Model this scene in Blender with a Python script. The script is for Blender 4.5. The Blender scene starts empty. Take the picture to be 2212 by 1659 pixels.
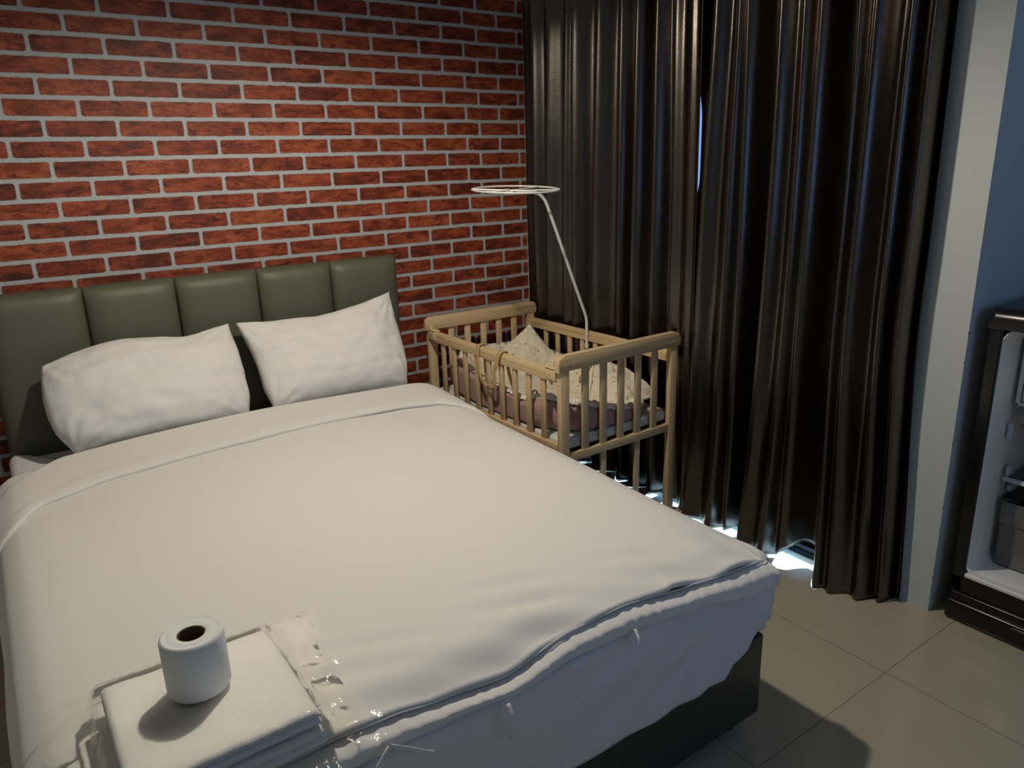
import bpy, bmesh, math, random
from mathutils import Vector, Matrix, noise
PI = math.pi
random.seed(7)
C = bpy.context.scene.collection
sin, cos = math.sin, math.cos

# ------------------------------------------------------------------ helpers
def lerp(a, b, t): return a + (b - a) * t
def sstep(a, b, x):
    t = max(0.0, min(1.0, (x - a) / (b - a))) if b != a else float(x > a)
    return t * t * (3 - 2 * t)
def pl(x, pts):
    """smooth piecewise interpolation through (x, value) points sorted by x"""
    if x <= pts[0][0]: return pts[0][1]
    for (a, va), (b, vb) in zip(pts, pts[1:]):
        if x <= b:
            t = (x - a) / (b - a) if b > a else 0
            return va + (vb - va) * (t * t * (3 - 2 * t) * .5 + t * .5)
    return pts[-1][1]
def nz(x, y, z=0.0, s=1.0): return noise.noise(Vector((x * s, y * s, z * s)))
def fbm(x, y, z=0.0, s=1.0, o=3):
    v = 0; a = 1
    for k in range(o):
        v += a * noise.noise(Vector((x * s, y * s, z * s + 7.3 * k))); s *= 2.03; a *= .5
    return v

def link(name, me, mat, parent=None, smooth=True):
    o = bpy.data.objects.new(name, me); C.objects.link(o)
    if mat:
        for m in (mat if isinstance(mat, (list, tuple)) else [mat]): me.materials.append(m)
    if smooth:
        for p in me.polygons: p.use_smooth = True
    if parent:
        o.parent = parent
        o.matrix_parent_inverse = Matrix.Translation(parent.location).inverted() if parent.type == 'EMPTY' and parent.parent is None else parent_inv(parent)
    return o
def parent_inv(p):
    m = Matrix.Identity(4); q = p
    chain = []
    while q: chain.append(q); q = q.parent
    # all parts are built in world coordinates with identity local matrices; only the root empty is moved
    return m
def thing(name, label, cat, loc=(0, 0, 0), group=None):
    o = bpy.data.objects.new(name, None); C.objects.link(o)
    o.empty_display_size = .05
    o.location = loc; tag(o, label, cat, group)
    return o
def tag(o, label=None, cat=None, group=None, kind=None):
    if label: o['label'] = label
    if cat: o['category'] = cat
    if group: o['group'] = group
    if kind: o['kind'] = kind
    return o
def bm_obj(name, bm, mat, parent=None, smooth=True, autosmooth=True):
    me = bpy.data.meshes.new(name); bmesh.ops.recalc_face_normals(bm, faces=bm.faces)
    bm.to_mesh(me); bm.free()
    o = link(name, me, mat, parent, smooth)
    if smooth and autosmooth:
        try: me.set_sharp_from_angle(angle=math.radians(38))
        except Exception: pass
    return o
def add_box(bm, lo, hi, bev=0.0, seg=2):
    r = bmesh.ops.create_cube(bm, size=1.0)
    vs = r['verts']
    for v in vs:
        v.co = Vector([lerp(lo[i], hi[i], v.co[i] + .5) for i in range(3)])
    if bev > 0:
        es = list({e for v in vs for e in v.link_edges})
        bmesh.ops.bevel(bm, geom=es, offset=bev, segments=seg, affect='EDGES', profile=.5)
    return bm
def box(name, lo, hi, mat, parent=None, bev=0.0, seg=2):
    bm = bmesh.new(); add_box(bm, lo, hi, bev, seg)
    return bm_obj(name, bm, mat, parent, smooth=bev > 0)
def add_tube(bm, pts, r, n=12, closed=False, caps=True, flat=None):
    pts = [Vector(p) for p in pts]; m = len(pts); rings = []
    up = Vector((0, 0, 1)); prev = None
    for i in range(m):
        if closed: t = (pts[(i + 1) % m] - pts[i - 1]).normalized()
        else: t = (pts[min(i + 1, m - 1)] - pts[max(i - 1, 0)]).normalized()
        a = prev if prev is not None else (up if abs(t.dot(up)) < .9 else Vector((1, 0, 0)))
        s = (a - t * a.dot(t)).normalized(); prev = s
        b = t.cross(s)
        rr = r(i / (m - 1)) if callable(r) else r
        fx, fy = flat if flat else (1, 1)
        rings.append([bm.verts.new(pts[i] + (s * cos(2 * PI * k / n) * fx + b * sin(2 * PI * k / n) * fy) * rr) for k in range(n)])
    for i in range(m if closed else m - 1):
        A = rings[i]; B = rings[(i + 1) % m]
        for k in range(n): bm.faces.new((A[k], A[(k + 1) % n], B[(k + 1) % n], B[k]))
    if caps and not closed:
        bm.faces.new(rings[0][::-1]); bm.faces.new(rings[-1])
    return bm
def tube(name, pts, r, mat, parent=None, **k):
    bm = bmesh.new(); add_tube(bm, pts, r, **k); return bm_obj(name, bm, mat, parent)
def lathe(name, prof, c, mat, parent=None, n=48, closed=True):
    bm = bmesh.new(); rings = []
    for r, z in prof:
        rings.append([bm.verts.new((c[0] + r * cos(2 * PI * k / n), c[1] + r * sin(2 * PI * k / n), c[2] + z)) for k in range(n)])
    m = len(prof)
    for i in range(m if closed else m - 1):
        A = rings[i]; B = rings[(i + 1) % m]
        for k in range(n): bm.faces.new((A[k], A[(k + 1) % n], B[(k + 1) % n], B[k]))
    return bm_obj(name, bm, mat, parent)
def grid_mesh(name, f, nu, nv, mat, parent=None, uv=None, closed_u=False, solid=0.0, offset=-1.0, sub=0):
    vs = []; fs = []; uvs = []
    for j in range(nv + 1):
        for i in range(nu + 1 if not closed_u else nu):
            u = i / nu; v = j / nv
            vs.append(f(u, v)); uvs.append(uv(u, v) if uv else (u, v))
    w = nu if closed_u else nu + 1
    for j in range(nv):
        for i in range(nu):
            i2 = (i + 1) % w if closed_u else i + 1
            fs.append((j * w + i, j * w + i2, (j + 1) * w + i2, (j + 1) * w + i))
    me = bpy.data.meshes.new(name); me.from_pydata([tuple(v) for v in vs], [], fs)
    ul = me.uv_layers.new(name='UVMap')
    for lp in me.loops: ul.data[lp.index].uv = uvs[lp.vertex_index]
    me.update()
    o = link(name, me, mat, parent)
    if sub:
        m = o.modifiers.new('sub', 'SUBSURF'); m.levels = sub; m.render_levels = sub
    if solid:
        m = o.modifiers.new('solid', 'SOLIDIFY'); m.thickness = solid; m.offset = offset
    return o
def add_prism(bm, outline, depth_vec):
    d = Vector(depth_vec)
    A = [bm.verts.new(Vector(p)) for p in outline]; B = [bm.verts.new(Vector(p) + d) for p in outline]
    bm.faces.new(A[::-1]); bm.faces.new(B)
    n = len(A)
    for i in range(n): bm.faces.new((A[i], A[(i + 1) % n], B[(i + 1) % n], B[i]))
    return bm

# ------------------------------------------------------------------ materials
class NT:
    def __init__(s, name):
        s.m = bpy.data.materials.new(name); s.m.use_nodes = True
        s.t = s.m.node_tree; s.n = s.t.nodes; s.n.clear()
        s.out = s.n.new('ShaderNodeOutputMaterial')
    def put(s, sock, v):
        if hasattr(v, 'is_output') or isinstance(v, bpy.types.NodeSocket): s.t.links.new(v, sock)
        elif isinstance(v, (tuple, list)):
            v = tuple(v); n = len(sock.default_value); sock.default_value = (v + (1.0,))[:n] if len(v) < n else v[:n]
        else: sock.default_value = v
    def node(s, typ, ins=None, out=0, **attrs):
        x = s.n.new(typ)
        for k, v in attrs.items(): setattr(x, k, v)
        for k, v in (ins or {}).items(): s.put(x.inputs[k], v)
        return x.outputs[out]
    def M(s, op, a, b=0.0, c=0.0):
        x = s.n.new('ShaderNodeMath'); x.operation = op
        s.put(x.inputs[0], a); s.put(x.inputs[1], b); s.put(x.inputs[2], c); return x.outputs[0]
    def V(s, op, a, b=(0, 0, 0), out=0):
        x = s.n.new('ShaderNodeVectorMath'); x.operation = op
        s.put(x.inputs[0], a); s.put(x.inputs[1], b); return x.outputs[out]
    def xyz(s, x=0.0, y=0.0, z=0.0): return s.node('ShaderNodeCombineXYZ', {0: x, 1: y, 2: z})
    def sep(s, v):
        x = s.n.new('ShaderNodeSeparateXYZ'); s.put(x.inputs[0], v); return x.outputs
    def coord(s, which='Object'):
        x = s.n.new('ShaderNodeTexCoord'); return x.outputs[which]
    def noise(s, v, scale=5, detail=4, rough=.55, dist=0.0, out='Fac'):
        return s.node('ShaderNodeTexNoise', {'Vector': v, 'Scale': scale, 'Detail': detail, 'Roughness': rough, 'Distortion': dist}, out)
    def mix(s, f, a, b, blend='MIX'):
        x = s.n.new('ShaderNodeMix'); x.data_type = 'RGBA'; x.blend_type = blend
        s.put(x.inputs[0], f); s.put(x.inputs[6], a); s.put(x.inputs[7], b); return x.outputs[2]
    def ramp(s, f, stops):
        x = s.n.new('ShaderNodeValToRGB'); s.put(x.inputs[0], f); e = x.color_ramp.elements
        while len(e) < len(stops): e.new(.5)
        for k, (p, c) in enumerate(stops): e[k].position = p; e[k].color = (*c, 1) if len(c) == 3 else c
        return x.outputs[0]
    def smooth(s, v, a, b): return s.node('ShaderNodeMapRange', {0: v, 1: a, 2: b, 3: 0.0, 4: 1.0}, interpolation_type='SMOOTHSTEP')
    def bump(s, h, strength=.2, dist=.01): return s.node('ShaderNodeBump', {'Height': h, 'Strength': strength, 'Distance': dist})
    def done(s, **ins):
        b = s.n.new('ShaderNodeBsdfPrincipled')
        for k, v in ins.items(): s.put(b.inputs[k.replace('_', ' ')], v)
        s.t.links.new(b.outputs[0], s.out.inputs[0]); s.bsdf = b
        return s.m

def mat_simple(name, col, rough=.5, bump=0.0, bscale=200, var=0.0, **kw):
    n = NT(name); co = n.coord()
    ins = dict(Base_Color=col, Roughness=rough)
    if var: 
        f = n.noise(co, 6, 5)
        ins['Base_Color'] = n.mix(f, tuple(c * (1 - var) for c in col), tuple(min(1, c * (1 + var)) for c in col))
    if bump: ins['Normal'] = n.bump(n.noise(co, bscale, 3), bump, .002)
    ins.update(kw)
    return n.done(**ins)

def mat_brick():
    n = NT('brick_wallpaper'); co = n.coord(); S = n.sep(co); x = S[0]; z = S[2]
    # printed wallpaper in rolls: a small jump of the print at each roll seam
    x2 = n.M('ADD', x, n.M('MULTIPLY', n.M('GREATER_THAN', x, -.31), .043))
    x2 = n.M('ADD', x2, n.M('MULTIPLY', n.M('GREATER_THAN', x, -1.245), .010))
    z2 = n.M('ADD', z, n.M('MULTIPLY', n.M('GREATER_THAN', x, -.31), .002))
    PW, PH = .2345, .0695
    r = n.M('DIVIDE', n.M('SUBTRACT', 2.0986, z2), PH)
    row = n.M('FLOOR', r); odd = n.M('ABSOLUTE', n.M('MODULO', n.M('ADD', row, 100.0), 2.0))
    u = n.M('ADD', n.M('DIVIDE', n.M('ADD', x2, 1.392), PW), n.M('MULTIPLY', odd, .5))
    col = n.M('FLOOR', u)
    fu = n.M('SUBTRACT', n.M('SUBTRACT', u, col), .5); fr = n.M('SUBTRACT', n.M('SUBTRACT', r, row), .5)
    wob = n.noise(co, 22, 3, .6); wob2 = n.noise(n.V('ADD', co, (3.1, 0, 5.7)), 22, 3, .6)
    lx = n.M('ADD', n.M('MULTIPLY', fu, PW), n.M('MULTIPLY', n.M('SUBTRACT', wob, .5), .006))
    lz = n.M('ADD', n.M('MULTIPLY', fr, PH), n.M('MULTIPLY', n.M('SUBTRACT', wob2, .5), .007))
    rad = .008
    qx = n.M('SUBTRACT', n.M('ABSOLUTE', lx), PW / 2 - .0070 - rad); qz = n.M('SUBTRACT', n.M('ABSOLUTE', lz), PH / 2 - .0080 - rad)
    mx = n.M('MAXIMUM', qx, 0.0); mz = n.M('MAXIMUM', qz, 0.0)
    d = n.M('SUBTRACT', n.M('SQRT', n.M('ADD', n.M('MULTIPLY', mx, mx), n.M('MULTIPLY', mz, mz))), rad)
    d = n.M('ADD', d, n.M('MINIMUM', n.M('MAXIMUM', qx, qz), 0.0))
    d = n.M('ADD', d, n.M('MULTIPLY', n.M('SUBTRACT', n.noise(co, 260, 2), .5), .0022))
    brick = n.M('SUBTRACT', 1.0, n.smooth(d, -.0006, .0008))
    idv = n.xyz(col, row, 0.0)
    wn = n.node('ShaderNodeTexWhiteNoise', {'Vector': idv}, 0, noise_dimensions='3D')
    wnc = n.node('ShaderNodeTexWhiteNoise', {'Vector': n.V('ADD', idv, (9.5, 3.5, 0))}, 0, noise_dimensions='3D')
    loc = n.xyz(n.M('ADD', n.M('MULTIPLY', lx, 1.0), n.M('MULTIPLY', wn, 11)), n.M('MULTIPLY', lz, 2.6), n.M('MULTIPLY', wnc, 9))
    big = n.noise(loc, 12, 4, .6, .6); mid = n.noise(loc, 34, 5, .68, 1.4); fine = n.noise(loc, 150, 3, .7)
    base = n.ramp(n.M('ADD', n.M('MULTIPLY', n.smooth(big, .32, .68), .62), n.M('MULTIPLY', wn, .36)),
                  [(.08, (.055, .008, .003)), (.32, (.155, .022, .007)), (.56, (.250, .041, .013)), (.85, (.36, .085, .032))])
    base = n.mix(n.M('MULTIPLY', n.smooth(fine, .42, .70), .38), base, (.38, .12, .06, 1))
    # dark veins: ridged noise
    rid = n.M('ABSOLUTE', n.M('SUBTRACT', mid, .5))
    vein = n.M('MULTIPLY', n.M('SUBTRACT', 1.0, n.smooth(rid, .0, .034)), n.smooth(n.noise(loc, 16, 2), .42, .54))
    dark = n.M('MULTIPLY', n.smooth(n.noise(n.V('ADD', loc, (4, 4, 4)), 18, 5, .7, .8), .52, .66), .85)
    dk = n.M('MAXIMUM', n.M('MULTIPLY', vein, .9), dark)
    base = n.mix(dk, base, (.045, .009, .006, 1))
    # slightly darker printed lower edge of every brick
    mort = n.mix(n.smooth(n.noise(co, 230, 3, .75), .50, .72), (.41, .44, .47, 1), (.17, .185, .195, 1))
    edge = n.M('MULTIPLY', n.M('SUBTRACT', 1.0, n.smooth(d, .0, .0045)), n.smooth(n.noise(co, 170, 3, .8), .40, .62))
    mort = n.mix(n.M('MULTIPLY', edge, .75), mort, (.07, .07, .07, 1))
    c = n.mix(brick, mort, base)
    h = n.M('ADD', n.M('MULTIPLY', brick, .3), n.M('MULTIPLY', n.noise(co, 300, 2), .2))
    return n.done(Base_Color=c, Roughness=.55, Specular_IOR_Level=.35, Normal=n.bump(h, .12, .001))

def mat_floor():
    n = NT('beige_floor_tile'); S = n.sep(n.coord()); T = .603
    def line(c, o):
        u = n.M('DIVIDE', n.M('SUBTRACT', c, o), T); f = n.M('ABSOLUTE', n.M('SUBTRACT', u, n.M('ROUND', u)))
        return n.M('SUBTRACT', 1.0, n.smooth(f, .0014, .0028))
    g = n.M('MAXIMUM', line(S[0], -.4093), line(S[1], -2.286))
    c = n.mix(n.noise(n.coord(), 3, 4), (.42, .375, .285, 1), (.46, .41, .315, 1))
    c = n.mix(n.M('MULTIPLY', g, .75), c, (.12, .095, .06, 1))
    return n.done(Base_Color=c, Roughness=n.M('ADD', .16, n.M('MULTIPLY', g, .4)), Specular_IOR_Level=.45, Normal=n.bump(n.M('SUBTRACT', 1.0, g), .3, .001))

def mat_wood(name, axis):
    n = NT(name); S = n.sep(n.coord())
    k = [38.0, 38.0, 38.0]; k[axis] = 2.2
    v = n.xyz(n.M('MULTIPLY', S[0], k[0]), n.M('MULTIPLY', S[1], k[1]), n.M('MULTIPLY', S[2], k[2]))
    a = n.noise(v, 1.0, 4, .6, .7); b = n.noise(v, 4.5, 3, .7)
    c = n.ramp(n.M('ADD', n.M('MULTIPLY', a, .75), n.M('MULTIPLY', b, .25)),
               [(.28, (.42, .28, .14)), (.44, (.60, .44, .24)), (.6, (.69, .53, .31)), (.8, (.76, .61, .38))])
    return n.done(Base_Color=c, Roughness=.45, Normal=n.bump(b, .08, .001))

def mat_curtain():
    n = NT('brown_satin'); co = n.coord(); S = n.sep(co)
    v = n.xyz(n.M('MULTIPLY', S[0], 1.0), n.M('MULTIPLY', S[1], 1.0), n.M('MULTIPLY', S[2], .35))
    f = n.noise(v, 420, 2, .7); g = n.noise(co, 9, 3)
    c = n.mix(f, (.018, .0165, .0155, 1), (.235, .208, .184, 1))
    r = n.M('ADD', .215, n.M('MULTIPLY', g, .08))
    h = n.M('ADD', n.M('MULTIPLY', f, .5), n.M('MULTIPLY', n.noise(co, 14, 4), .9))
    return n.done(Base_Color=c, Roughness=r, Metallic=1.0, Specular_IOR_Level=.7, Specular_Tint=(1, .9, .8, 1), Normal=n.bump(h, .20, .002),
                  Sheen_Weight=.0)

def mat_cloth(name, col, wr=.12, weave=900, stripe=False, rough=.8, big=14):
    n = NT(name); co = n.coord()
    h = n.M('ADD', n.M('MULTIPLY', n.noise(co, weave, 2), .12), n.M('MULTIPLY', n.noise(co, big, 4, .5, .5), 1.2))
    c = col
    ins = dict(Base_Color=c, Roughness=rough, Specular_IOR_Level=.3, Normal=n.bump(h, wr, .004), Sheen_Weight=.08)
    if stripe:
        u = n.sep(n.coord('UV'))[stripe - 1]
        s = n.smooth(n.M('SINE', n.M('MULTIPLY', u, 2 * PI / .022)), -.25, .25)
        ins['Base_Color'] = n.mix(s, tuple(k * .985 for k in col[:3]) + (1,), col)
        ins['Roughness'] = n.M('ADD', .60, n.M('MULTIPLY', s, .15))
    return n.done(**ins)

def mat_towel():
    n = NT('white_terry'); co = n.coord()
    h = n.M('ADD', n.noise(co, 420, 3, .8), n.M('MULTIPLY', n.noise(co, 60, 3), .8))
    return n.done(Base_Color=(.88, .88, .87, 1), Roughness=.95, Specular_IOR_Level=.1, Normal=n.bump(h, .45, .003), Sheen_Weight=.4)

def mat_bears(name='cream_bear_print', base=(.80, .74, .60, 1)):
    """cream cotton with thin outline drawings of little bears and small brown flowers; UV in metres"""
    n = NT(name); U = n.sep(n.coord('UV')); co = n.coord()
    def cell(px, ox, oy, py=None):
        py = py or px
        u = n.M('DIVIDE', n.M('ADD', U[0], ox), px); v = n.M('DIVIDE', n.M('ADD', U[1], oy), py)
        iv = n.M('FLOOR', v); u = n.M('ADD', u, n.M('MULTIPLY', iv, .37)); iu = n.M('FLOOR', u)
        w = n.node('ShaderNodeTexWhiteNoise', {'Vector': n.xyz(iu, iv, 1.7)}, 0, noise_dimensions='3D')
        a = n.M('MULTIPLY', w, 2 * PI)
        lx = n.M('MULTIPLY', n.M('SUBTRACT', n.M('SUBTRACT', u, iu), .5), px); ly = n.M('MULTIPLY', n.M('SUBTRACT', n.M('SUBTRACT', v, iv), .5), py)
        ca = n.M('COSINE', a); sa = n.M('SINE', a)
        rx = n.M('SUBTRACT', n.M('MULTIPLY', lx, ca), n.M('MULTIPLY', ly, sa)); ry = n.M('ADD', n.M('MULTIPLY', lx, sa), n.M('MULTIPLY', ly, ca))
        return n.xyz(rx, ry, 0.0), rx, ry
    p, rx, ry = cell(.088, .013, .02, .098)
    p = n.V('SCALE', p); p.node.inputs['Scale'].default_value = .72
    def circ(cx, cy, r): return n.M('SUBTRACT', n.V('LENGTH', n.V('SUBTRACT', p, (cx, cy, 0)), out=1), r)
    def mn(L):
        a = L[0]
        for b in L[1:]: a = n.M('MINIMUM', a, b)
        return a
    body = mn([circ(0, -.008, .0105), circ(-.011, -.003, .0048), circ(.011, -.004, .0048), circ(-.008, -.019, .0055), circ(.008, -.019, .0055)])
    head = mn([circ(0, .0115, .0098), circ(-.0085, .0195, .0042), circ(.0085, .0195, .0042)])
    line = n.M('MINIMUM', n.M('ABSOLUTE', head), n.M('ABSOLUTE', n.M('MINIMUM', body, head)))
    face = mn([circ(-.0035, .0135, .0009), circ(.0035, .0135, .0009), circ(0, .010, .0015), circ(0, .0, .0007), circ(-.008, -.019, .0012)])
    ink = n.M('MAXIMUM', n.M('LESS_THAN', line, .00050), n.M('LESS_THAN', face, 0.0))
    q, fx, fy = cell(.084, .055, .061, .070)
    ang = n.M('ARCTAN2', fy, fx); rad = n.V('LENGTH', q, out=1)
    fl = n.M('LESS_THAN', rad, n.M('ADD', .0040, n.M('MULTIPLY', n.M('COSINE', n.M('MULTIPLY', ang, 5.0)), .0011)))
    fl = n.M('SUBTRACT', fl, n.M('LESS_THAN', rad, .0009))
    c = n.mix(n.M('MULTIPLY', ink, .75), base, (.20, .13, .08, 1))
    c = n.mix(n.M('MAXIMUM', fl, 0.0), c, (.11, .045, .02, 1))
    h = n.M('ADD', n.M('MULTIPLY', n.noise(co, 900, 2), .1), n.noise(co, 26, 4, .5, .6))
    return n.done(Base_Color=c, Roughness=.85, Specular_IOR_Level=.2, Normal=n.bump(h, .25, .004))

def mat_leather(name, col, rough=.36):
    n = NT(name); co = n.coord()
    v = n.node('ShaderNodeTexVoronoi', {'Vector': co, 'Scale': 700.0}, 0, feature='DISTANCE_TO_EDGE')
    c = n.mix(n.noise(co, 4, 3), tuple(k * .93 for k in col[:3]) + (1,), col)
    return n.done(Base_Color=c, Roughness=rough, Specular_IOR_Level=.5, Normal=n.bump(v, .12, .001))

def mat_clear(name, tint=(1, 1, 1, 1), gloss=.07, rough=.04, crinkle=0.0, haze=0.0):
    n = NT(name)
    tr = n.node('ShaderNodeBsdfTransparent', {0: tint})
    nm = n.bump(n.noise(n.coord(), 55, 3, .6, 1.5), crinkle, .01) if crinkle else None
    ins = {'Roughness': rough, 'Color': (1, 1, 1, 1)}
    if nm is not None: ins['Normal'] = nm
    gl = n.node('ShaderNodeBsdfGlossy', ins)
    fi = {'IOR': 1.45}
    if nm is not None: fi['Normal'] = nm
    fr = n.node('ShaderNodeFresnel', fi)
    f = n.M('MINIMUM', n.M('ADD', n.M('MULTIPLY', fr, 1.0), gloss - .04), 1.0)
    mx = n.n.new('ShaderNodeMixShader'); n.put(mx.inputs[0], f); n.t.links.new(tr, mx.inputs[1]); n.t.links.new(gl, mx.inputs[2])
    last = mx.outputs[0]
    if haze:
        df = n.node('ShaderNodeBsdfDiffuse', {0: (.9, .9, .88, 1)})
        m2 = n.n.new('ShaderNodeMixShader'); n.put(m2.inputs[0], haze); n.t.links.new(last, m2.inputs[1]); n.t.links.new(df, m2.inputs[2]); last = m2.outputs[0]
    n.t.links.new(last, n.out.inputs[0]); return n.m

M = {}
M['brick'] = mat_brick(); M['floor'] = mat_floor()
M['wx'] = mat_wood('pine_grain_across', 0); M['wy'] = mat_wood('pine_grain_along', 1); M['wz'] = mat_wood('pine_grain_upright', 2)
M['curtain'] = mat_curtain()
M['paint'] = mat_simple('white_wall_paint', (.52, .565, .58, 1), .6, .05, 60, .03)
M['ceil'] = mat_simple('ceiling_paint', (.72, .72, .70, 1), .7, .04, 60, .02)
M['cream'] = mat_simple('cream_moulding', (.68, .60, .42, 1), .5, .03, 60)
M['alu'] = mat_simple('black_aluminium', (.012, .013, .015, 1), .28, 0, Metallic=.4)
M['glass'] = mat_clear('window_glass', (.93, .97, 1, 1), .05, .01)
M['duvet'] = mat_cloth('white_duvet_cotton', (.80, .79, .765, 1), .10, big=7)
M['hem'] = mat_cloth('white_duvet_hem', (.80, .79, .77, 1), .22, big=30)
M['sheet'] = mat_cloth('white_fitted_sheet', (.76, .76, .77, 1), .22, big=16)
M['pillow'] = mat_cloth('white_striped_pillowcase', (.82, .81, .80, 1), .15, stripe=1, big=10)
M['pillow2'] = mat_cloth('white_striped_pillowcase_level', (.82, .81, .80, 1), .15, stripe=2, big=10)
M['olive'] = mat_leather('olive_leather', (.112, .118, .080, 1), .52)
M['olive_dark'] = mat_leather('dark_green_leather', (.035, .040, .030, 1), .42)
M['black'] = mat_simple('black_plastic', (.006, .006, .0065, 1), .25)
M['blackmatt'] = mat_simple('black_rubber', (.012, .012, .012, 1), .55)
M['liner'] = mat_simple('fridge_liner', (.76, .78, .79, 1), .35, .02, 40)
M['shelfglass'] = mat_clear('fridge_glass', (.90, .95, .97, 1), .12, .05)
M['crisper'] = mat_clear('clear_drawer_plastic', (.90, .90, .94, 1), .06, .12, .05, .10)
M['trimwhite'] = mat_simple('pale_shelf_trim', (.55, .62, .75, 1), .3)
M['towel'] = mat_towel()
M['bag'] = mat_clear('clear_plastic_bag', (.985, .985, .98, 1), .02, .09, .12, .02)
M['tissue'] = mat_simple('white_tissue', (.80, .82, .82, 1), .9, .3, 240)
M['card'] = mat_simple('brown_cardboard', (.16, .095, .055, 1), .85, .2, 300)
M['bears'] = mat_bears()
M['bearmat'] = mat_bears('pale_mattress_print', (.62, .68, .66, 1))
M['mauve'] = mat_cloth('mauve_cotton', (.43, .28, .27, 1), .45, big=18)
M['ruff'] = mat_cloth('cream_elastic_frill', (.80, .77, .68, 1), .4, big=60)
M['ribbon'] = mat_cloth('tan_ribbon', (.55, .36, .16, 1), .1, rough=.6)
M['whitemetal'] = mat_simple('white_painted_steel', (.72, .73, .70, 1), .3)
M['creamplast'] = mat_simple('cream_plastic', (.70, .57, .30, 1), .4)
M['steel'] = mat_simple('zinc_screw', (.45, .45, .45, 1), .3, Metallic=.9)
M['hole'] = mat_simple('dark_screw_hole', (.03, .02, .015, 1), .8)
M['ext'] = mat_simple('balcony_concrete', (.75, .78, .80, 1), .8, .1, 40)

# ------------------------------------------------------------------ setting
H = 2.40; XL = -3.5; YF = -4.4; XR = .80
YC = -2.206                        # corner of the window wall where the fridge alcove starts
def struct(o): o['kind'] = 'structure'; return o
struct(box('floor', (XL - .1, YF - .1, -.08), (XR + .1, .1, 0), M['floor']))
struct(box('ceiling', (XL - .1, YF - .1, H), (XR + .1, .1, H + .08), M['ceil']))
struct(box('wall_back', (XL - .1, 0, 0), (.2, .12, H), M['brick']))
struct(box('wall_left', (XL - .1, YF, 0), (XL, 0, H), M['paint']))
# window wall: pier by the alcove + lintel over the sliding door
OY0, OY1, OZ = -1.97, -.10, 2.28
bm = bmesh.new()
add_box(bm, (0, YC, 0), (.16, OY0, H)); add_box(bm, (0, OY0, OZ), (.16, OY1, H)); add_box(bm, (0, OY1, 0), (.16, 0, H))
add_box(bm, (.16, YC, 0), (XR, YC + .12, H))
wr = struct(bm_obj('wall_right', bm, M['paint'], smooth=False))
# chipped paint along the pier's edge
bm = bmesh.new()
for k in range(15):
    z = [.02, .05, .08, .10, .125, .16, .30, .38, .52, .60, .70, .74, .86, .95, 1.2][k]; s = .001 + .0016 * random.random()
    add_box(bm, (-.0012, YC - .0012, z), (s * .6, YC + s * .5, z + s * 2.2))
o = bm_obj('paint_chips', bm, M['hole'], None, False); o.parent = wr
struct(box('wall_alcove', (XR, YF, 0), (XR + .1, YC, H), M['paint']))
# front wall (behind the viewer) with a window
WX0, WX1, WZ0, WZ1 = -1.5, .3, .95, 2.15
bm = bmesh.new()
add_box(bm, (XL, YF - .1, 0), (WX0, YF, H)); add_box(bm, (WX1, YF - .1, 0), (XR, YF, H))
add_box(bm, (WX0, YF - .1, 0), (WX1, YF, WZ0)); add_box(bm, (WX0, YF - .1, WZ1), (WX1, YF, H))
struct(bm_obj('wall_front', bm, M['paint'], smooth=False))
bm = bmesh.new(); add_box(bm, (WX0, YF - .07, WZ0), (WX1, YF - .03, WZ0 + .04)); add_box(bm, (WX0, YF - .07, WZ1 - .04), (WX1, YF - .03, WZ1))
for xx in (WX0, (WX0 + WX1) / 2 - .02, WX1 - .04): add_box(bm, (xx, YF - .07, WZ0), (xx + .04, YF - .03, WZ1))
w2 = struct(bm_obj('window_1', bm, M['alu'], smooth=False))
# cornice on the brick wall
bm = bmesh.new()
prof = [(0, 2.236), (-.012, 2.236), (-.014, 2.25), (-.03, 2.262), (-.05, 2.30), (-.055, 2.33), (-.07, 2.34), (-.075, H), (0, H)]
add_prism(bm, [(XL, y, z) for y, z in prof], (abs(XL), 0, 0))
struct(bm_obj('trim_1', bm, M['cream'], smooth=False))
# sliding glass door to the balcony
bm = bmesh.new()
add_box(bm, (.0, OY0, 0), (.10, OY1, .018)); add_box(bm, (.008, OY0, .018), (.016, OY1, .034)); add_box(bm, (.040, OY0, .018), (.048, OY1, .034)); add_box(bm, (.085, OY0, .018), (.093, OY1, .04))
add_box(bm, (.02, OY0, OZ - .05), (.10, OY1, OZ)); add_box(bm, (.02, OY0, 0), (.10, OY0 + .04, OZ)); add_box(bm, (.02, OY1 - .04, 0), (.10, OY1, OZ))
d1 = struct(bm_obj('door_1', bm, M['alu'], smooth=False))
ym = (OY0 + OY1) / 2
for a, b, xx in ((OY0 + .04, ym + .03, .055), (ym - .03, OY1 - .04, .078)):
    bm = bmesh.new()
    add_box(bm, (xx - .014, a, .035), (xx + .006, a + .055, OZ - .05), .002); add_box(bm, (xx - .014, b - .055, .035), (xx + .006, b, OZ - .05), .002)
    add_box(bm, (xx - .014, a, .035), (xx + .006, b, .062), .002); add_box(bm, (xx - .014, a, OZ - .10), (xx + .006, b, OZ - .05), .002)
    sh = bm_obj('door_sash', bm, M['alu'], d1)
    box('glass_pane', (xx - .004, a + .05, .058), (xx, b - .05, OZ - .095), M['glass'], sh)
struct(box('balcony_floor', (.16, -4.5, -.12), (2.6, .8, -.02), M['ext']))

struct(box('balcony_awning', (.16, -3.4, 2.28), (1.8, .8, 2.36), M['ext']))  # unseen slab, added to keep the sun out of the curtain slit

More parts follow.
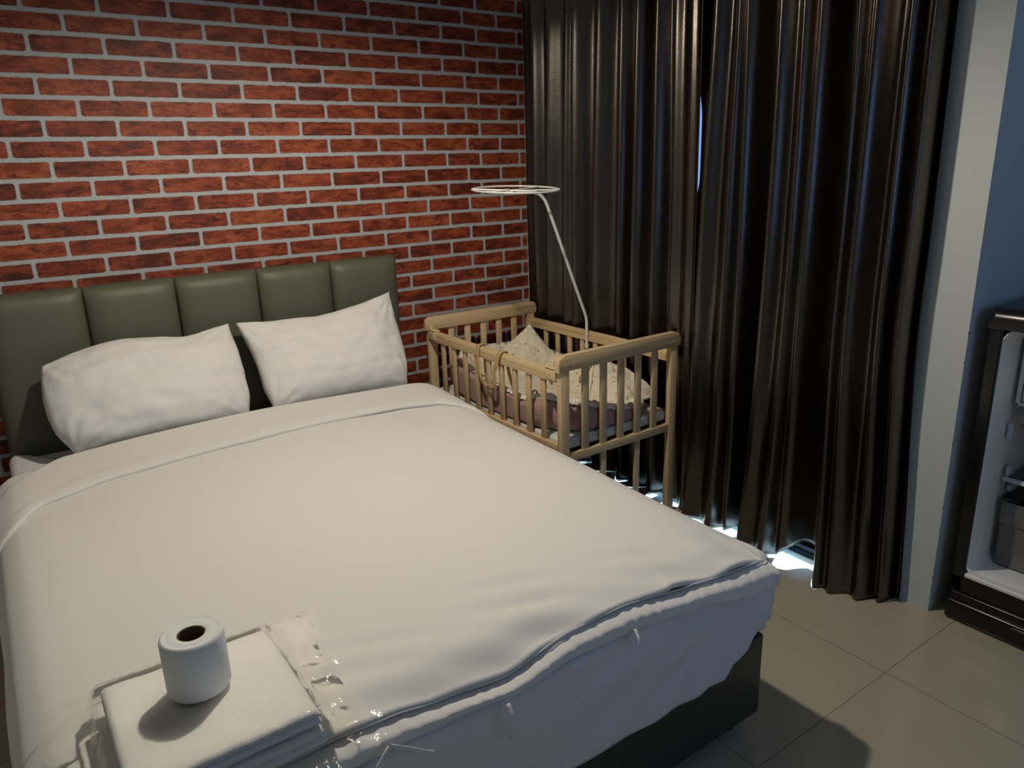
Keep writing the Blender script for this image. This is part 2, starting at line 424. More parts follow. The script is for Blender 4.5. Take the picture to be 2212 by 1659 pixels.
# ------------------------------------------------------------------ curtains
def curtain(name, nodes, label, hem, slit=False):
    """nodes: list of (y,x) at the top, at z=1.05 and at the hem; one entry per fold crest or trough"""
    m = len(nodes); per = 9
    def cr(p0, p1, p2, p3, t):
        return .5 * ((2 * p1) + (-p0 + p2) * t + (2 * p0 - 5 * p1 + 4 * p2 - p3) * t * t + (-p0 + 3 * p1 - 3 * p2 + p3) * t ** 3)
    def sec(z):
        if z > 1.05: k = sstep(1.05, 2.3, z) * .5 + .5 * (z - 1.05) / 1.25; a, b = 1, 0
        else: k = (1.05 - z) / 1.0; k = max(0, min(1, k)); k = k * .5 + .5 * k * k; a, b = 1, 2
        return [(lerp(q[a][0], q[b][0], k), lerp(q[a][1], q[b][1], k)) for q in nodes]
    NZ = 70; Z1 = 2.30
    secs = []
    for j in range(NZ + 1):
        v = j / NZ; z = lerp(.0, Z1, v); secs.append(sec(z))
    def f(u, v):
        j = round(v * NZ); s = secs[j]
        q = u * (m - 1); i = min(int(q), m - 2); t = q - i
        P = [s[max(0, i - 1)], s[i], s[i + 1], s[min(m - 1, i + 2)]]
        y = lerp(P[1][0], P[2][0], t); x = cr(P[0][1], P[1][1], P[2][1], P[3][1], t)
        zb = hem(y); z = lerp(zb, Z1, v)
        x += .005 * fbm(y * .5, z * .6, 3.3, 2.0, 2) * (1 - v * .4)
        if slit and u < .09:
            b_ = sstep(1.22, 1.40, z) * sstep(1.90, 1.62, z); y -= .050 * b_ * (1 - u / .09)
        y += .006 * nz(y * 1.2, z * .8, 8.1, 2.0)
        x = min(x, -.004)
        return (x, y, z)
    o = grid_mesh(name, f, (m - 1) * per, NZ, M['curtain'], None, uv=lambda u, v: (u * 2, v * 2.3), solid=.0016, offset=0, sub=1)
    tag(o, label, 'curtain')
    return o
def folds(ridges, trough, first=None, last=None):
    out = []
    for k, r in enumerate(ridges):
        if k:
            p = ridges[k - 1]; q = []
            for h in range(3):
                (ya, xa), (yb, xb) = p[h], r[h]; gap = abs(yb - ya)
                dep = trough[k - 1][h] * 1.35 if k - 1 < len(trough) and trough[k - 1] else min(.105, gap * 1.15 + .004)
                q.append(((ya + yb) / 2, min(-.004, max(xa, xb) + dep)))
            out.append(q)
        out.append(list(r))
    return out
def R3(a, b, c, x, xc=None): return [(a, x), (b, x), (c, x if xc is None else xc)]
XF = -.076
Lr = [[(-.03, -.02), (-.03, -.02), (-.03, -.02)], [(-.135, -.055)] * 3, R3(-.255, -.235, -.235, XF + .015), R3(-.42, -.385, -.385, XF), R3(-.468, -.468, -.470, XF - .004), R3(-.625, -.60, -.60, XF),
      R3(-.757, -.765, -.78, XF + .005), R3(-.86, -.855, -.858, XF), R3(-.968, -.975, -.985, XF - .004), R3(-1.06, -1.08, -1.09, XF, -.075), R3(-1.145, -1.165, -1.17, XF - .002, -.07), R3(-1.20, -1.212, -1.225, -.080, -.072)]
Ltr = [[.01] * 3, None, [.05] * 3, [.012, .02, .02], None, None, [.035, .05, .05], None, [.03, .045, .05], [.015, .01, .02], [.006, .006, .01]]
curtain('curtain', folds(Lr, Ltr), 'dark brown satin curtain panel hanging beside the brick wall behind the crib', lambda y: .004 + .002 * sin(y * 23) + .035 * max(0, 1 - abs(y + 1.07) / .10))
XG = -.125
Rr = [R3(-1.120, -1.125, -1.14, -.026, -.03), R3(-1.300, -1.262, -1.225, XG, -.118), R3(-1.40, -1.385, -1.375, XG, -.13), R3(-1.435, -1.455, -1.445, XG, -.105),
      R3(-1.56, -1.56, -1.535, XG, -.148), R3(-1.65, -1.66, -1.64, XG - .005, -.142), R3(-1.712, -1.72, -1.705, XG, -.105),
      R3(-1.827, -1.847, -1.885, XG, -.172), R3(-1.887, -1.89, -1.945, XG, -.165), R3(-1.992, -1.995, -2.03, XG, -.13), R3(-2.050, -2.050, -2.082, XG + .02, -.085), R3(-2.072, -2.078, -2.122, -.035, -.030)]
Rtr = [[.01, .01, .0], [.03, .03, .02], [.01, .03, .02], [.07, .085, .09], [.03, .03, .012], [.03, .02, .01], [.09, .10, .10], [.025, .02, .012], [.05, .05, .012], [.03, .03, .012], [.012, .012, .012]]
curtain('curtain', folds(Rr, Rtr), 'dark brown satin curtain panel with long hem reaching the floor beside the white pier', lambda y: .013 - .0115 * sstep(-1.82, -1.90, y) + .003 * sin(y * 17 + 1) + .070 * max(0, 1 - abs(y + 1.755) / .075) ** .8 + .038 * max(0, 1 - abs(y + 1.49) / .06), slit=True)

# ------------------------------------------------------------------ bed
bed = thing('bed', 'double bed with olive leather headboard and dark upholstered base against brick wall', 'bed', (-1.65, -1.15, 0))
hb = box('headboard', (-2.405, -.052, .10), (-.805, -.004, 1.085), M['olive'], bed, .008)
for k in range(5):
    x0 = -2.405 + .32 * k
    def f(u, v, x0=x0):
        x = x0 + .32 * u; z = .12 + (1.094 - .12) * v
        a = 1 - abs(2 * u - 1) ** 4.5; top = 1 - max(0, (v - .90) / .10) ** 2.6
        bul = (max(0, a) ** .62) * (max(0.0, top) ** .5 * .85 + .15 * (1 if v < .999 else 0))
        y = -.050 - .044 * bul
        z -= .003 * (1 - a) * v
        return (x, y, z)
    p = grid_mesh('headboard_panel', f, 28, 40, M['olive'], hb, solid=.004, offset=1)
base = box('bed_base', (-2.40, -2.20, .055), (-.897, -.055, .296), M['olive_dark'], bed, .006)
for x in (-2.34, -.955):
    for y in (-.2, -2.14):
        bm = bmesh.new(); add_tube(bm, [(x, y, .0), (x, y, .055)], lambda t: .022 + .006 * t, n=20)
        bm_obj('leg', bm, M['blackmatt'], bed)

mt = thing('mattress', 'thick mattress in white fitted sheet hanging over the bed base', 'mattress', (-1.65, -1.13, .297))
box('mattress_core', (-2.385, -2.165, .297), (-.915, -.10, .512), M['sheet'], mt, .03, 4)
# fitted sheet: rounded box skirt with diagonal pulls on the foot side
PX0, PX1, PY0, PY1 = -2.412, -.885, -2.205, -.098
def sheet_f(u, v):
    # u around: left head -> left foot -> right foot -> right head ; v: 0 centre of top .. 1 hem
    L1 = PY1 - PY0; L2 = PX1 - PX0; tot = 2 * L1 + L2; s = u * tot; rc = .055
    def path(s):
        if s < L1: return Vector((PX0, PY1 - s, 0)), Vector((-1, 0, 0))
        if s < L1 + L2: return Vector((PX0 + s - L1, PY0, 0)), Vector((0, -1, 0))
        return Vector((PX1, PY0 + s - L1 - L2, 0)), Vector((1, 0, 0))
    p, nrm = path(s)
    for cx, cy, sx in ((PX0, PY0, 1), (PX1, PY0, -1)):   # round the corners
        c = Vector((cx + sx * rc, cy + rc, 0)); dx = (p.x - c.x) * sx; dy = p.y - c.y
        if dx < 0 and dy < 0:
            a = Vector((p.x - c.x, p.y - c.y, 0)).normalized(); p = c + a * rc; nrm = a
    foot = sstep(PY0 + .12, PY0 + .0, p.y)
    zb = .29
    if foot > 0: zb = lerp(.29, pl(p.x, [(-2.42, .25), (-1.56, .261), (-1.33, .255), (-1.08, .248), (-1.0, .28), (-.962, .325), (-.90, .33)]), foot)
    out = .006
    right = sstep(L1 + L2 - .02, L1 + L2 + .03, s)
    # loose corner pocket by the right foot corner
    if right > 0:
        w = right * (1 - sstep(L1 + L2 + .07, L1 + L2 + .13, s)); zb = lerp(zb, .335, w) ; out += .035 * w * (.6 + .4 * sin((s - L1 - L2) * 90)) * sstep(.2, .8, v)
        zb = lerp(zb, .40, sstep(L1 + L2 + .13, L1 + L2 + .2, s))
    ztop = .526; tv = .30
    if v < tv:
        k = v / tv; r2 = .03
        c = Vector(((PX0 + PX1) / 2, lerp(PY0, PY1, .5), 0))
        inn = p - nrm * r2; q = Vector((lerp(c.x, inn.x, k), lerp(c.y, inn.y, k), ztop + .002 * sin(k * 9)))
        return q
    k = (v - tv) / (1 - tv)
    if k < .25:
        a = k / .25 * PI / 2; r2 = .03
        q = p - nrm * (r2 - r2 * sin(a)); q.z = ztop - r2 + r2 * cos(a)
    else:
        z = lerp(ztop - .03, zb, (k - .25) / .75); q = p.copy(); q.z = z
    kk = sstep(.15, .5, k)
    # diagonal pulls towards the right foot corner
    if foot > 0:
        dx = PX1 - q.x; dz = .56 - q.z
        ang = math.atan2(dz, dx + .02); rr = math.hypot(dx, dz)
        fold = .8 * sin(ang * 34 + 1.5 * nz(q.x, q.z, 2, 3)) * sstep(1.3, .25, rr) * sstep(.05, .2, rr)
        out += kk * foot * (.0055 * fold + .006 * nz(q.x * 1.5, q.z * 4, 4, 2.5))
    out += kk * .004 * nz(p.x * 2, p.y * 2, q.z * 6, 2)
    q += nrm * (out + kk * .004)
    return q
grid_mesh('fitted_sheet', sheet_f, 260, 48, M['sheet'], mt, solid=.002, offset=1)

# duvet -------------------------------------------------------------
duv = thing('duvet', 'smooth white duvet spread over the bed with turned down top edge', 'duvet', (-1.67, -1.3, .53))
FOOT = [(-2.52, -2.24, .40), (-2.45, -2.235, .47), (-2.38, -2.21, .545), (-2.2, -2.20, .555), (-2.04, -2.20, .556), (-1.93, -2.195, .545), (-1.84, -2.20, .535), (-1.70, -2.212, .527), (-1.53, -2.197, .545),
        (-1.38, -2.20, .547), (-1.21, -2.222, .537), (-1.08, -2.235, .53), (-1.0, -2.245, .532), (-.965, -2.25, .534), (-.86, -2.25, .532)]
fy = [(a, b) for a, b, c in FOOT]; fz = [(a, c) for a, b, c in FOOT]
def edge_r(y): return pl(-y, [(.4, -.845), (1.3, -.883), (2.0, -.912), (2.27, -.968)])
def edge_l(y): return -2.487
def cross(u, y, lift=0.0):
    """cross-section of the duvet, u 0 (left hem) .. 1 (right hem)"""
    er = edge_r(y); el = edge_l(y); tip = sstep(-1.95, -2.2, y)
    crown = .012 * sin(PI * max(0, min(1, (u - .12) / .76)))
    ZT = .567 + crown
    zr = lerp(.43, .527, tip); zl = .30
    P = [(el - .004, zl), (el, .38), (el + .008, .46), (el + .03, .520), (el + .07, .552), (el + .14, .565), (el + .3, ZT),
         (er - .35, ZT), (er - .17, lerp(.567, .560, tip)), (er - .085, lerp(.560, .553, tip)), (er - .03, lerp(.540, .545, tip)), (er - .004, lerp(.505, .537, tip)), (er + .002 * (1 - tip), zr)]
    K = [0, .03, .06, .09, .12, .16, .24, .78, .86, .91, .945, .972, 1.0]
    for i in range(12):
        if u <= K[i + 1]:
            t = (u - K[i]) / (K[i + 1] - K[i]); t2 = t
            g = lambda a, b, c, d: .5 * ((2 * b) + (-a + c) * t2 + (2 * a - 5 * b + 4 * c - d) * t2 * t2 + (-a + 3 * b - 3 * c + d) * t2 ** 3)
            p = [P[max(0, i - 1)], P[i], P[i + 1], P[min(12, i + 2)]]
            x = lerp(p[1][0], p[2][0], t); z = g(p[0][1], p[1][1], p[2][1], p[3][1])
            return x, z + lift
    return P[-1][0], P[-1][1] + lift
def duvet_f(u, v):
    y0 = -.455; x, z = cross(u, lerp(y0, -2.2, v))
    yf = pl(x, fy) + .022          # seam line a little inside the hem
    y = lerp(y0, yf, v); x, z = cross(u, y)
    hang = sstep(.955, 1.0, v); zf = pl(x, fz) + .013
    if .06 < u < .985: z = lerp(z, min(z, zf), hang)
    # soft relief
    z += .0045 * fbm(x * .9, y * .9, 0, 2.2, 3) * sstep(.05, .2, u) * sstep(1, .85, u) * sstep(0, .1, v)
    # pulls near the foot edge
    w = sstep(.80, .97, v)
    z += .0045 * w * sin((x * 1.0 + y * 2.6) * 26 + 3 * nz(x, y, 1, 2)) * nz(x * 2, y * 1, 5, 1.8) * 2.0
    if u > .8: z += .006 * sstep(.86, .97, v) * sin((u - .8) * 60 - v * 30) * (1 if u < .97 else .5)
    if u < .09:
        x += .010 * nz(0, y * 3, z * 2, 2) * (1 - u / .09)
        z += .02 * nz(3, y * 1.5, 0, 2) * (1 - u / .09)
    return (x, y, z)
grid_mesh('duvet_cover', duvet_f, 200, 170, M['duvet'], duv, uv=lambda u, v: (u * 1.7, v * 1.8), solid=.012, offset=-1)
# gathered lower layer that peeps out under the opening of the cover
def hem_f(u, v):
    x = lerp(-2.46, -.955, u)
    yf = pl(x, fy); zf = pl(x, fz)
    wide = .35 + .65 * abs(sin(x * 4.2 + 1.0)) ** 1.2
    if x > -1.30: wide = .9 + .5 * sstep(-1.2, -1.0, x)
    g = (sin(x * 160 + 4 * nz(x, 0, 0, 9)) * .5 + nz(x, 1, 0, 60)) * .0045 * sin(PI * min(1, v * 1.1)) * (.35 + wide * .6)
    a = v * PI * .80
    y = yf + .030 - .036 * sstep(0, .45, v) - .006 * wide * v
    z = zf + .008 - .036 * wide * max(0, v - .15) / .85 + g * .7
    if x > -.96: y -= .010 * sin(PI * v); 
    return (x, y - abs(g) * .6, z)
grid_mesh('gathered_hem', hem_f, 420, 12, M['hem'], duv, solid=.002, offset=0)
# piping along the opening
pts = []
for k in range(120):
    x = lerp(-2.42, -.955, k / 119); pts.append((x, pl(x, fy) + .019, pl(x, fz) + .018))
tube('piping', pts, .0014, M['hem'], duv, n=6)
# tie tapes
def tape(pts, w, name='tie', mat='hem', parent=None, th=.0012, wd=(1, 0, 0)):
    pts = [Vector(p) for p in pts]; W = Vector(wd).normalized()
    def f(u, v):
        q = v * (len(pts) - 1); i = min(int(q), len(pts) - 2); p = pts[i].lerp(pts[i + 1], q - i)
        return p + W * (u - .5) * w
    return grid_mesh(name, f, 3, len(pts) * 3, M[mat], parent, solid=th, offset=0)
tape([(-1.385, -2.222, .530), (-1.392, -2.240, .522), (-1.396, -2.247, .512)], .012, 'tie', 'hem', duv, wd=(.8, .1, -.5))
tape([(-1.722, -2.232, .52), (-1.722, -2.246, .50), (-1.727, -2.240, .475), (-1.722, -2.236, .448)], .008, 'tie', 'hem', duv)
tape([(-1.955, -2.222, .545), (-1.925, -2.240, .535), (-1.895, -2.245, .515), (-1.885, -2.242, .508)], .010, 'tie', 'hem', duv, wd=(0, .2, 1))
tape([(-1.960, -2.222, .545), (-1.995, -2.242, .532), (-2.02, -2.244, .522)], .010, 'tie', 'hem', duv, wd=(0, .2, 1))
# turned down band
HEM = [(-2.50, -.97), (-2.445, -.915), (-2.34, -.80), (-2.15, -.745), (-1.79, -.712), (-1.45, -.69), (-1.143, -.695), (-1.0, -.735), (-.93, -.80), (-.84, -.93)]
TOP = [(-2.50, -.72), (-2.425, -.60), (-2.265, -.475), (-1.98, -.452), (-1.616, -.440), (-.966, -.470), (-.84, -.50)]
def band_f(u, v):
    x0, _ = cross(u, -.6)
    yt = pl(x0, TOP); yh = pl(x0, HEM)
    # v: 0 tucked under at head .. rolled head edge .. flat .. hem
    if v < .22:
        a = v / .22 * PI; x, z = cross(u, yt); r = .017
        return (x + 0, yt + .0 + r * sin(a) * .9, z + .002 - r + .0 - r * cos(a) + r + .001)
    k = (v - .22) / .78; y = lerp(yt, yh, k); x, z = cross(u, y)
    lift = .034 - .012 * k + .003 * fbm(x, y, 2, 5) * sin(PI * k)
    e = sstep(.975, 1.0, k); lift = lerp(lift, .010, e * e)
    pil = .006 * sin(PI * sstep(.7, 1, k)) * (.5 + nz(x * 5, 0, 3, 2)); lift += pil
    if u < .14 or u > .93:
        # on the sloping sides push outwards rather than upwards
        s = -1 if u < .5 else 1; w = sstep(.14, .06, u) if u < .5 else sstep(.93, .98, u)
        return (x + s * lift * w * .8, y, z + lift * (1 - w * .7))
    return (x, y, z + lift)
grid_mesh('turned_down_edge', band_f, 180, 60, M['duvet'], duv, uv=lambda u, v: (u * 1.7, v * .3), solid=.003, offset=-1)

# ------------------------------------------------------------------ pillows
def pillow(name, BL, BR, TR, TL, T, top, side, mat, label, seed, grp, wob=1.0):
    BL, BR, TR, TL = map(Vector, (BL, BR, TR, TL))
    nrm = (BR - BL).cross(TL - BL).normalized()      # points to the room
    if nrm.y > 0: nrm = -nrm
    def surf(sgn):
        def f(u, v):
            uu = u; vv = v
            p = BL.lerp(BR, uu).lerp(TL.lerp(TR, uu), vv)
            up = (TL - BL).lerp(TR - BR, u).normalized(); rt = (BR - BL).normalized()
            p += up * top(u) * sstep(0, 1, v) * 1.0
            p += rt * (side(v, u) + .020 * (1 - sstep(0, .28, v)) * (1 - 2 * u) * abs(1 - 2 * u))
            a = max(0, 1 - abs(2 * u - 1) ** 3.2); b = max(0, 1 - abs(2 * v - 1) ** 2.8)
            th = T * (a ** .55) * (b ** .55)
            th *= 1 + .16 * lerp(1, -1, v)
            w = fbm(u * 1.6 + seed, v * 1.4, seed, 2.3, 3) * .014 + .006 * nz(u * 1.5 + .4 * v, v * 7, seed, 1.6) * wob * (a * b) ** .3
            # radiating corner creases
            for cu, cv in ((0, 0), (1, 0), (1, 1), (0, 1)):
                du = (u - cu); dv = (v - cv) * .62; r = math.hypot(du, dv)
                if r < .35: w += .0035 * wob * sin(math.atan2(dv, du) * 16 + seed) * sstep(.35, .1, r) * sstep(0, .08, r)
            off = sgn * th * (1 if sgn > 0 else .55) + (w if sgn > 0 else 0)
            return p + nrm * off
        return f
    # one closed bag: front and back grids merged
    bm = bmesh.new(); N, K = 72, 52; uvl = bm.loops.layers.uv.new('UVMap')
    def key(i, j, s): return (i, j, s if 0 < i < N and 0 < j < K else 1)
    vd = {}
    for s in (1, -1):
        F = surf(s)
        for j in range(K + 1):
            for i in range(N + 1):
                k = key(i, j, s)
                if k not in vd: vd[k] = bm.verts.new(F(i / N, j / K))
    for s in (1, -1):
        for j in range(K):
            for i in range(N):
                q = [(i, j), (i + 1, j), (i + 1, j + 1), (i, j + 1)]
                fc = bm.faces.new([vd[key(a, b, s)] for a, b in (q if s > 0 else q[::-1])])
                for lp, (a, b) in zip(fc.loops, (q if s > 0 else q[::-1])): lp[uvl].uv = (a / N * .67, b / K * .42)
    o = bm_obj(name, bm, mat, None, True, False); tag(o, label, 'pillow', grp)
    return o
pillow('pillow', (-2.245, -.385, .572), (-1.612, -.385, .575), (-1.605, -.150, .905), (-2.262, -.165, .845), .098,
       lambda u: .030 * sin(PI * min(1, u * 1.25)) * (1 - u) * 1.6 - .022 * sin(PI * sstep(.45, 1, u)),
       lambda v, u: (-.022 * sin(PI * v) * (1 - u) * 1.2 + .006 * sin(PI * v) * u), M['pillow'],
       'white striped pillow with flattened upper left corner leaning on headboard, left one', 1.3, None)
pillow('pillow', (-1.560, -.38, .575), (-.930, -.375, .568), (-.893, -.145, .945), (-1.580, -.15, .900), .088,
       lambda u: -.050 * sin(PI * u) * (.55 + .5 * u),
       lambda v, u: (.020 * sin(PI * v) * (1 - u) + .004 * u), M['pillow2'],
       'white striped pillow with tall pointed upper right corner, nearer the crib', 5.1, None)

# ------------------------------------------------------------------ towels in a bag + toilet roll
def towel(name, x0, x1, y0, y1, z0, layers, th, label, seed):
    """a towel folded over and over: rounded layers showing their folds at the front"""
    bm = bmesh.new(); N = 60
    for L in range(layers):
        zc = z0 + th * (L + .5)
        # cross-section loop (rounded slab) in y-z, swept along x
        prof = []; r = th * .5; fr = .007 * nz(L, seed, 0, 3)
        for k in range(11): a = -PI / 2 - PI * k / 10; prof.append((y0 + fr + r + r * cos(a) * 1.25, zc + r * sin(a) * 1.0))
        for k in range(1, 14): prof.append((lerp(y0 + r, y1 - r, k / 14), zc + r))
        for k in range(11): a = PI / 2 - PI * k / 10; prof.append((y1 - r + r * cos(a), zc + r * sin(a)))
        for k in range(1, 14): prof.append((lerp(y1 - r, y0 + r, k / 14), zc - r))
        rings = []; top = L == layers - 1
        for i in range(N + 1):
            u = i / N; e = min(u, 1 - u) * (x1 - x0); k = 1 - max(0, 1 - e / (r * 1.1)) ** 2; k = max(.25, k ** .5)
            x = lerp(x0 - .003 * nz(L, seed, 1, 5), x1 + .006 * nz(L, seed, 2, 5), u)
            ring = []
            for (y, z) in prof:
                zz = zc + (z - zc) * k * 1.02
                zz += .0050 * fbm(x * 5, y * 5, seed + L * .4, 1.5) + (.0006 * nz(x, y, z, 300))
                ring.append(bm.verts.new((x + .0025 * nz(y, z * 4, seed, 20), y + .003 * nz(x * 3, L, seed, 4), zz)))
            rings.append(ring)
        n = len(prof)
        for i in range(N):
            for k in range(n): bm.faces.new((rings[i][k], rings[i][(k + 1) % n], rings[i + 1][(k + 1) % n], rings[i + 1][k]))
        bm.faces.new(rings[0]); bm.faces.new(rings[-1][::-1])
    o = bm_obj(name, bm, M['towel'], None, True, False); tag(o, label, 'towel'); return o
TX0, TX1, TY0, TY1 = -2.338, -2.055, -2.185, -1.905
towel('towel', TX0 + .004, TX1 + .004, TY0 - .006, TY1, .583, 2, .0155, 'lower white folded terry towel in the plastic bag, resting on the duvet', 2.0)
towel('towel', TX0, TX1, TY0, TY1 - .003, .6155, 2, .0165, 'upper white folded terry towel in the plastic bag, under the toilet roll', 9.0)
BX0, BX1, BY0, BY1 = -2.435, -1.965, -2.262, -1.835
def bag_f(u, v):
    x = lerp(BX0, BX1, u) ; y = lerp(BY0, BY1, v)
    x += .022 * nz(y * 6, 1, 0, 1.3) * (abs(u - .5) * 2) ** 3; y += .022 * nz(x * 6, 2, 0, 1.3) * (abs(v - .5) * 2) ** 3
    # spikes at the corners of the bag
    if u > .8 and v > .8: x += .018 * (u - .8) * 5 * (v - .8) * 5; y += .020 * (u - .8) * (v - .8) * 25
    dx = max(TX0 - .004 - x, 0, x - TX1 - .004); dy = max(TY0 - .006 - y, 0, y - TY1 - .004); d = math.hypot(dx, dy)
    ins = sstep(.032, .0, d)
    zt = .6535 + .0012 * abs(nz(x, y, 0, 40)); 
    zl = .594 + .010 * abs(fbm(x, y, 3, 14, 2)) + .010 * sstep(.7, 1, u) * abs(nz(x, y, 1, 24)) + .008 * (1 - min(1, min(u, 1 - u) * 8)) * abs(nz(x, y, 6, 12))
    if d > 0: zt -= .002
    if y < -2.19: zl -= .25 * (-2.19 - y)
    z = lerp(zl, zt, ins) + (.002 * fbm(x, y, 9, 26) if d > 0.004 else 0)
    return (x, y, z)
bg = grid_mesh('plastic_bag', bag_f, 90, 84, M['bag'])
tag(bg, 'clear crinkled plastic bag wrapped around the folded towels', 'bag')
roll = thing('toilet_roll', 'white toilet paper roll standing on the bagged towels', 'toilet paper', (-2.198, -2.015, .6575))
rc = (-2.198, -2.015, .6575)
pf = [(.0225, .001), (.0225, .099)] + [(.028 + .018 * k / 4, .100 + .0008 * sin(k * 2)) for k in range(5)] + [(.0492, .0985), (.0505, .095), (.0507, .05), (.0505, .004), (.0490, .0008), (.03, .0)]
lathe('paper', pf, rc, M['tissue'], roll, 64)
lathe('cardboard_core', [(.0205, .001), (.0205, .0985), (.0225, .0985), (.0225, .001)], rc, M['card'], roll, 48)

# ------------------------------------------------------------------ crib
CX0, CX1, CY1, CY0 = -.722, -.092, -.150, -1.155     # left, right, far, near
crib = thing('crib', 'pale pine bedside crib with slatted sides between bed and curtain', 'crib', ((CX0 + CX1) / 2, (CY0 + CY1) / 2, 0))
PW = .042; PT = .026
for yy, near in ((CY0, 1), (CY1 - PT, 0)):
    ya, yb = (yy, yy + PT)
    for x0 in (CX0 + .004, CX1 - PW - .004):
        box('post', (x0, ya, 0.0), (x0 + PW, yb, .745), M['wz'], crib, .004)
    # rounded top board
    bm = bmesh.new(); x0, x1, z0, z1, r = CX0 - .008, CX1 + .008, .742, .802, .030
    pts = [(x0, z0), (x1, z0)]
    for k in range(9): a = k / 8 * PI / 2; pts.append((x1 - r + r * cos(a), z1 - r + r * sin(a)))
    for k in range(9): a = PI / 2 + k / 8 * PI / 2; pts.append((x0 + r + r * cos(a), z1 - r + r * sin(a)))
    add_prism(bm, [(a, ya - .003, b) for a, b in pts], (0, PT + .006, 0))
    es = [e for e in bm.edges if abs(e.verts[0].co.y - e.verts[1].co.y) < 1e-6]
    bmesh.ops.bevel(bm, geom=es, offset=.005, segments=2, affect='EDGES', profile=.5)
    bd = bm_obj('top_board', bm, M['wx'], crib)
    for hx in (CX0 + .045, CX1 - .045):
        bm = bmesh.new(); add_tube(bm, [(hx, ya - .0036, .760), (hx, ya - .001, .760)], .0028, n=12); bm_obj('screw_hole', bm, M['hole'], bd)
    box('end_rail', (CX0 + .046, ya + .002, .378), (CX1 - .046, yb - .002, .412), M['wx'], crib, .004)
    box('lower_rail', (CX0 + .046, ya + .002, .004), (CX1 - .046, yb - .002, .028), M['wx'], crib, .004)
    for k in range(5):
        xc = -.590 + .0925 * k
        box('slat', (xc - .0165, ya + .007, .410), (xc + .0165, yb - .007, .745), M['wz'], crib, .004)
    for k in (1, 3):
        xc = -.590 + .0925 * k
        box('lower_slat', (xc - .0150, ya + .007, .026), (xc + .0150, yb - .007, .380), M['wz'], crib, .004)
# side rails
for side, xa, xb in (('l', CX0 + .004, CX0 + .028), ('r', CX1 - .028, CX1 - .004)):
    ztop = .746 if side == 'l' else .722
    bm = bmesh.new(); y0, y1 = CY0 + PT + .001, CY1 - PT - .001
    w = xb - xa; cxm = (xa + xb) / 2
    prof = [(xa, ztop - .048), (xb, ztop - .048), (xb, ztop - .028), (xb - .002, ztop - .026), (xb, ztop - .024), (xb, ztop - .010), (xb - .006, ztop - .002), (cxm, ztop), (xa + .006, ztop - .002), (xa, ztop - .010), (xa, ztop - .024), (xa + .002, ztop - .026), (xa, ztop - .028)]
    add_prism(bm, [(a, y0, b) for a, b in prof], (0, y1 - y0, 0))
    bm_obj('side_rail', bm, M['wy'], crib)
    box('bottom_side_rail', (xa, y0, .424), (xb, y1, .452), M['wy'], crib, .004)
    for k in range(9):
        yc = -.285 - .0937 * k
        box('slat', (xa + .006, yc - .0145, .450), (xb - .006, yc + .0145, ztop - .045), M['wz'], crib, .0035)
# plank floor under the mattress
for k in range(6):
    y = CY0 + .06 + k * .16
    box('base_slat', (CX0 + .03, y, .404), (CX1 - .03, y + .07, .418), M['wx'], crib, .003)
# cream latches at the ends of the near side rail
for y0, y1 in ((CY1 - PT - .062, CY1 - PT - .002), (CY0 + PT + .002, CY0 + PT + .062)):
    bm = bmesh.new(); add_box(bm, (CX0 - .002, y0, .704), (CX0 + .008, y1, .751), .003); add_box(bm, (CX0 - .002, y0, .742), (CX0 + .030, y1, .7515), .003)
    lt = bm_obj('rail_latch', bm, M['creamplast'], crib); yc = (y0 + y1) / 2
    bm = bmesh.new(); add_tube(bm, [(CX0 - .004, yc, .725), (CX0 - .001, yc, .725)], .0032, n=12); bm_obj('screw', bm, M['steel'], lt)
bm = bmesh.new(); add_tube(bm, [(CX0 + .012, CY1 - PT - .012, .752), (CX0 + .012, CY1 - PT - .012, .765)], .009, n=16); bm_obj('knob', bm, M['creamplast'], crib)
bm = bmesh.new(); add_tube(bm, [(CX0 + .012, CY0 + PT + .045, .700), (CX0 + .012, CY0 + PT + .045, .682)], .008, n=16); bm_obj('knob', bm, M['creamplast'], crib)
for z in (.69, .56, .44):
    bm = bmesh.new(); add_tube(bm, [(CX1 - .006, CY0 + .013, z), (CX1 + .004, CY0 + .013, z)], .0045, n=12); bm_obj('bolt', bm, M['steel'], crib)

cm = box('crib_mattress', (CX0 + .034, CY0 + .030, .4195), (CX1 - .034, CY1 - .030, .4595), M['bearmat'], None, .010, 3)
for lp in cm.data.loops: pass
if not cm.data.uv_layers: cm.data.uv_layers.new(name='UVMap')
for lp in cm.data.loops:
    co = cm.data.vertices[lp.vertex_index].co; cm.data.uv_layers[0].data[lp.index].uv = (co.x + co.z * .6, co.y + co.z)
tag(cm, 'thin pale printed mattress lying on the crib slats under the mauve nest', 'mattress')

# padded nest
NCX, NCY, NA, NB = -.408, -.655, .258, .438
nest = thing('baby_nest', 'padded mauve baby nest with cream bear print lining inside the crib', 'baby nest', (NCX, NCY, .46))
def npath(t, grow=0.0):
    a = 2 * PI * t; c, s = cos(a), sin(a); e = .62
    return NCX + (NA + grow) * math.copysign(abs(c) ** e, c), NCY + (NB + grow) * math.copysign(abs(s) ** e, s)
def ntop(x, y):
    """height of the bumper's top: high along the bed side, low at the near right end"""
    f = (x - (NCX - NA)) / (2 * NA); g = (y - (NCY - NB)) / (2 * NB)
    zl = pl(g, [(0, .590), (.12, .600), (.28, .560), (.55, .575), (.8, .600), (1, .640)])
    zr = pl(g, [(0, .500), (.3, .545), (.6, .56), (1, .60)])
    return lerp(zl, zr, sstep(.0, .85, f) if g < .3 else f)
def nrm2(t):
    x0, y0 = npath(t - .004); x1, y1 = npath(t + .004); v = Vector((y1 - y0, -(x1 - x0), 0)); return v.normalized()
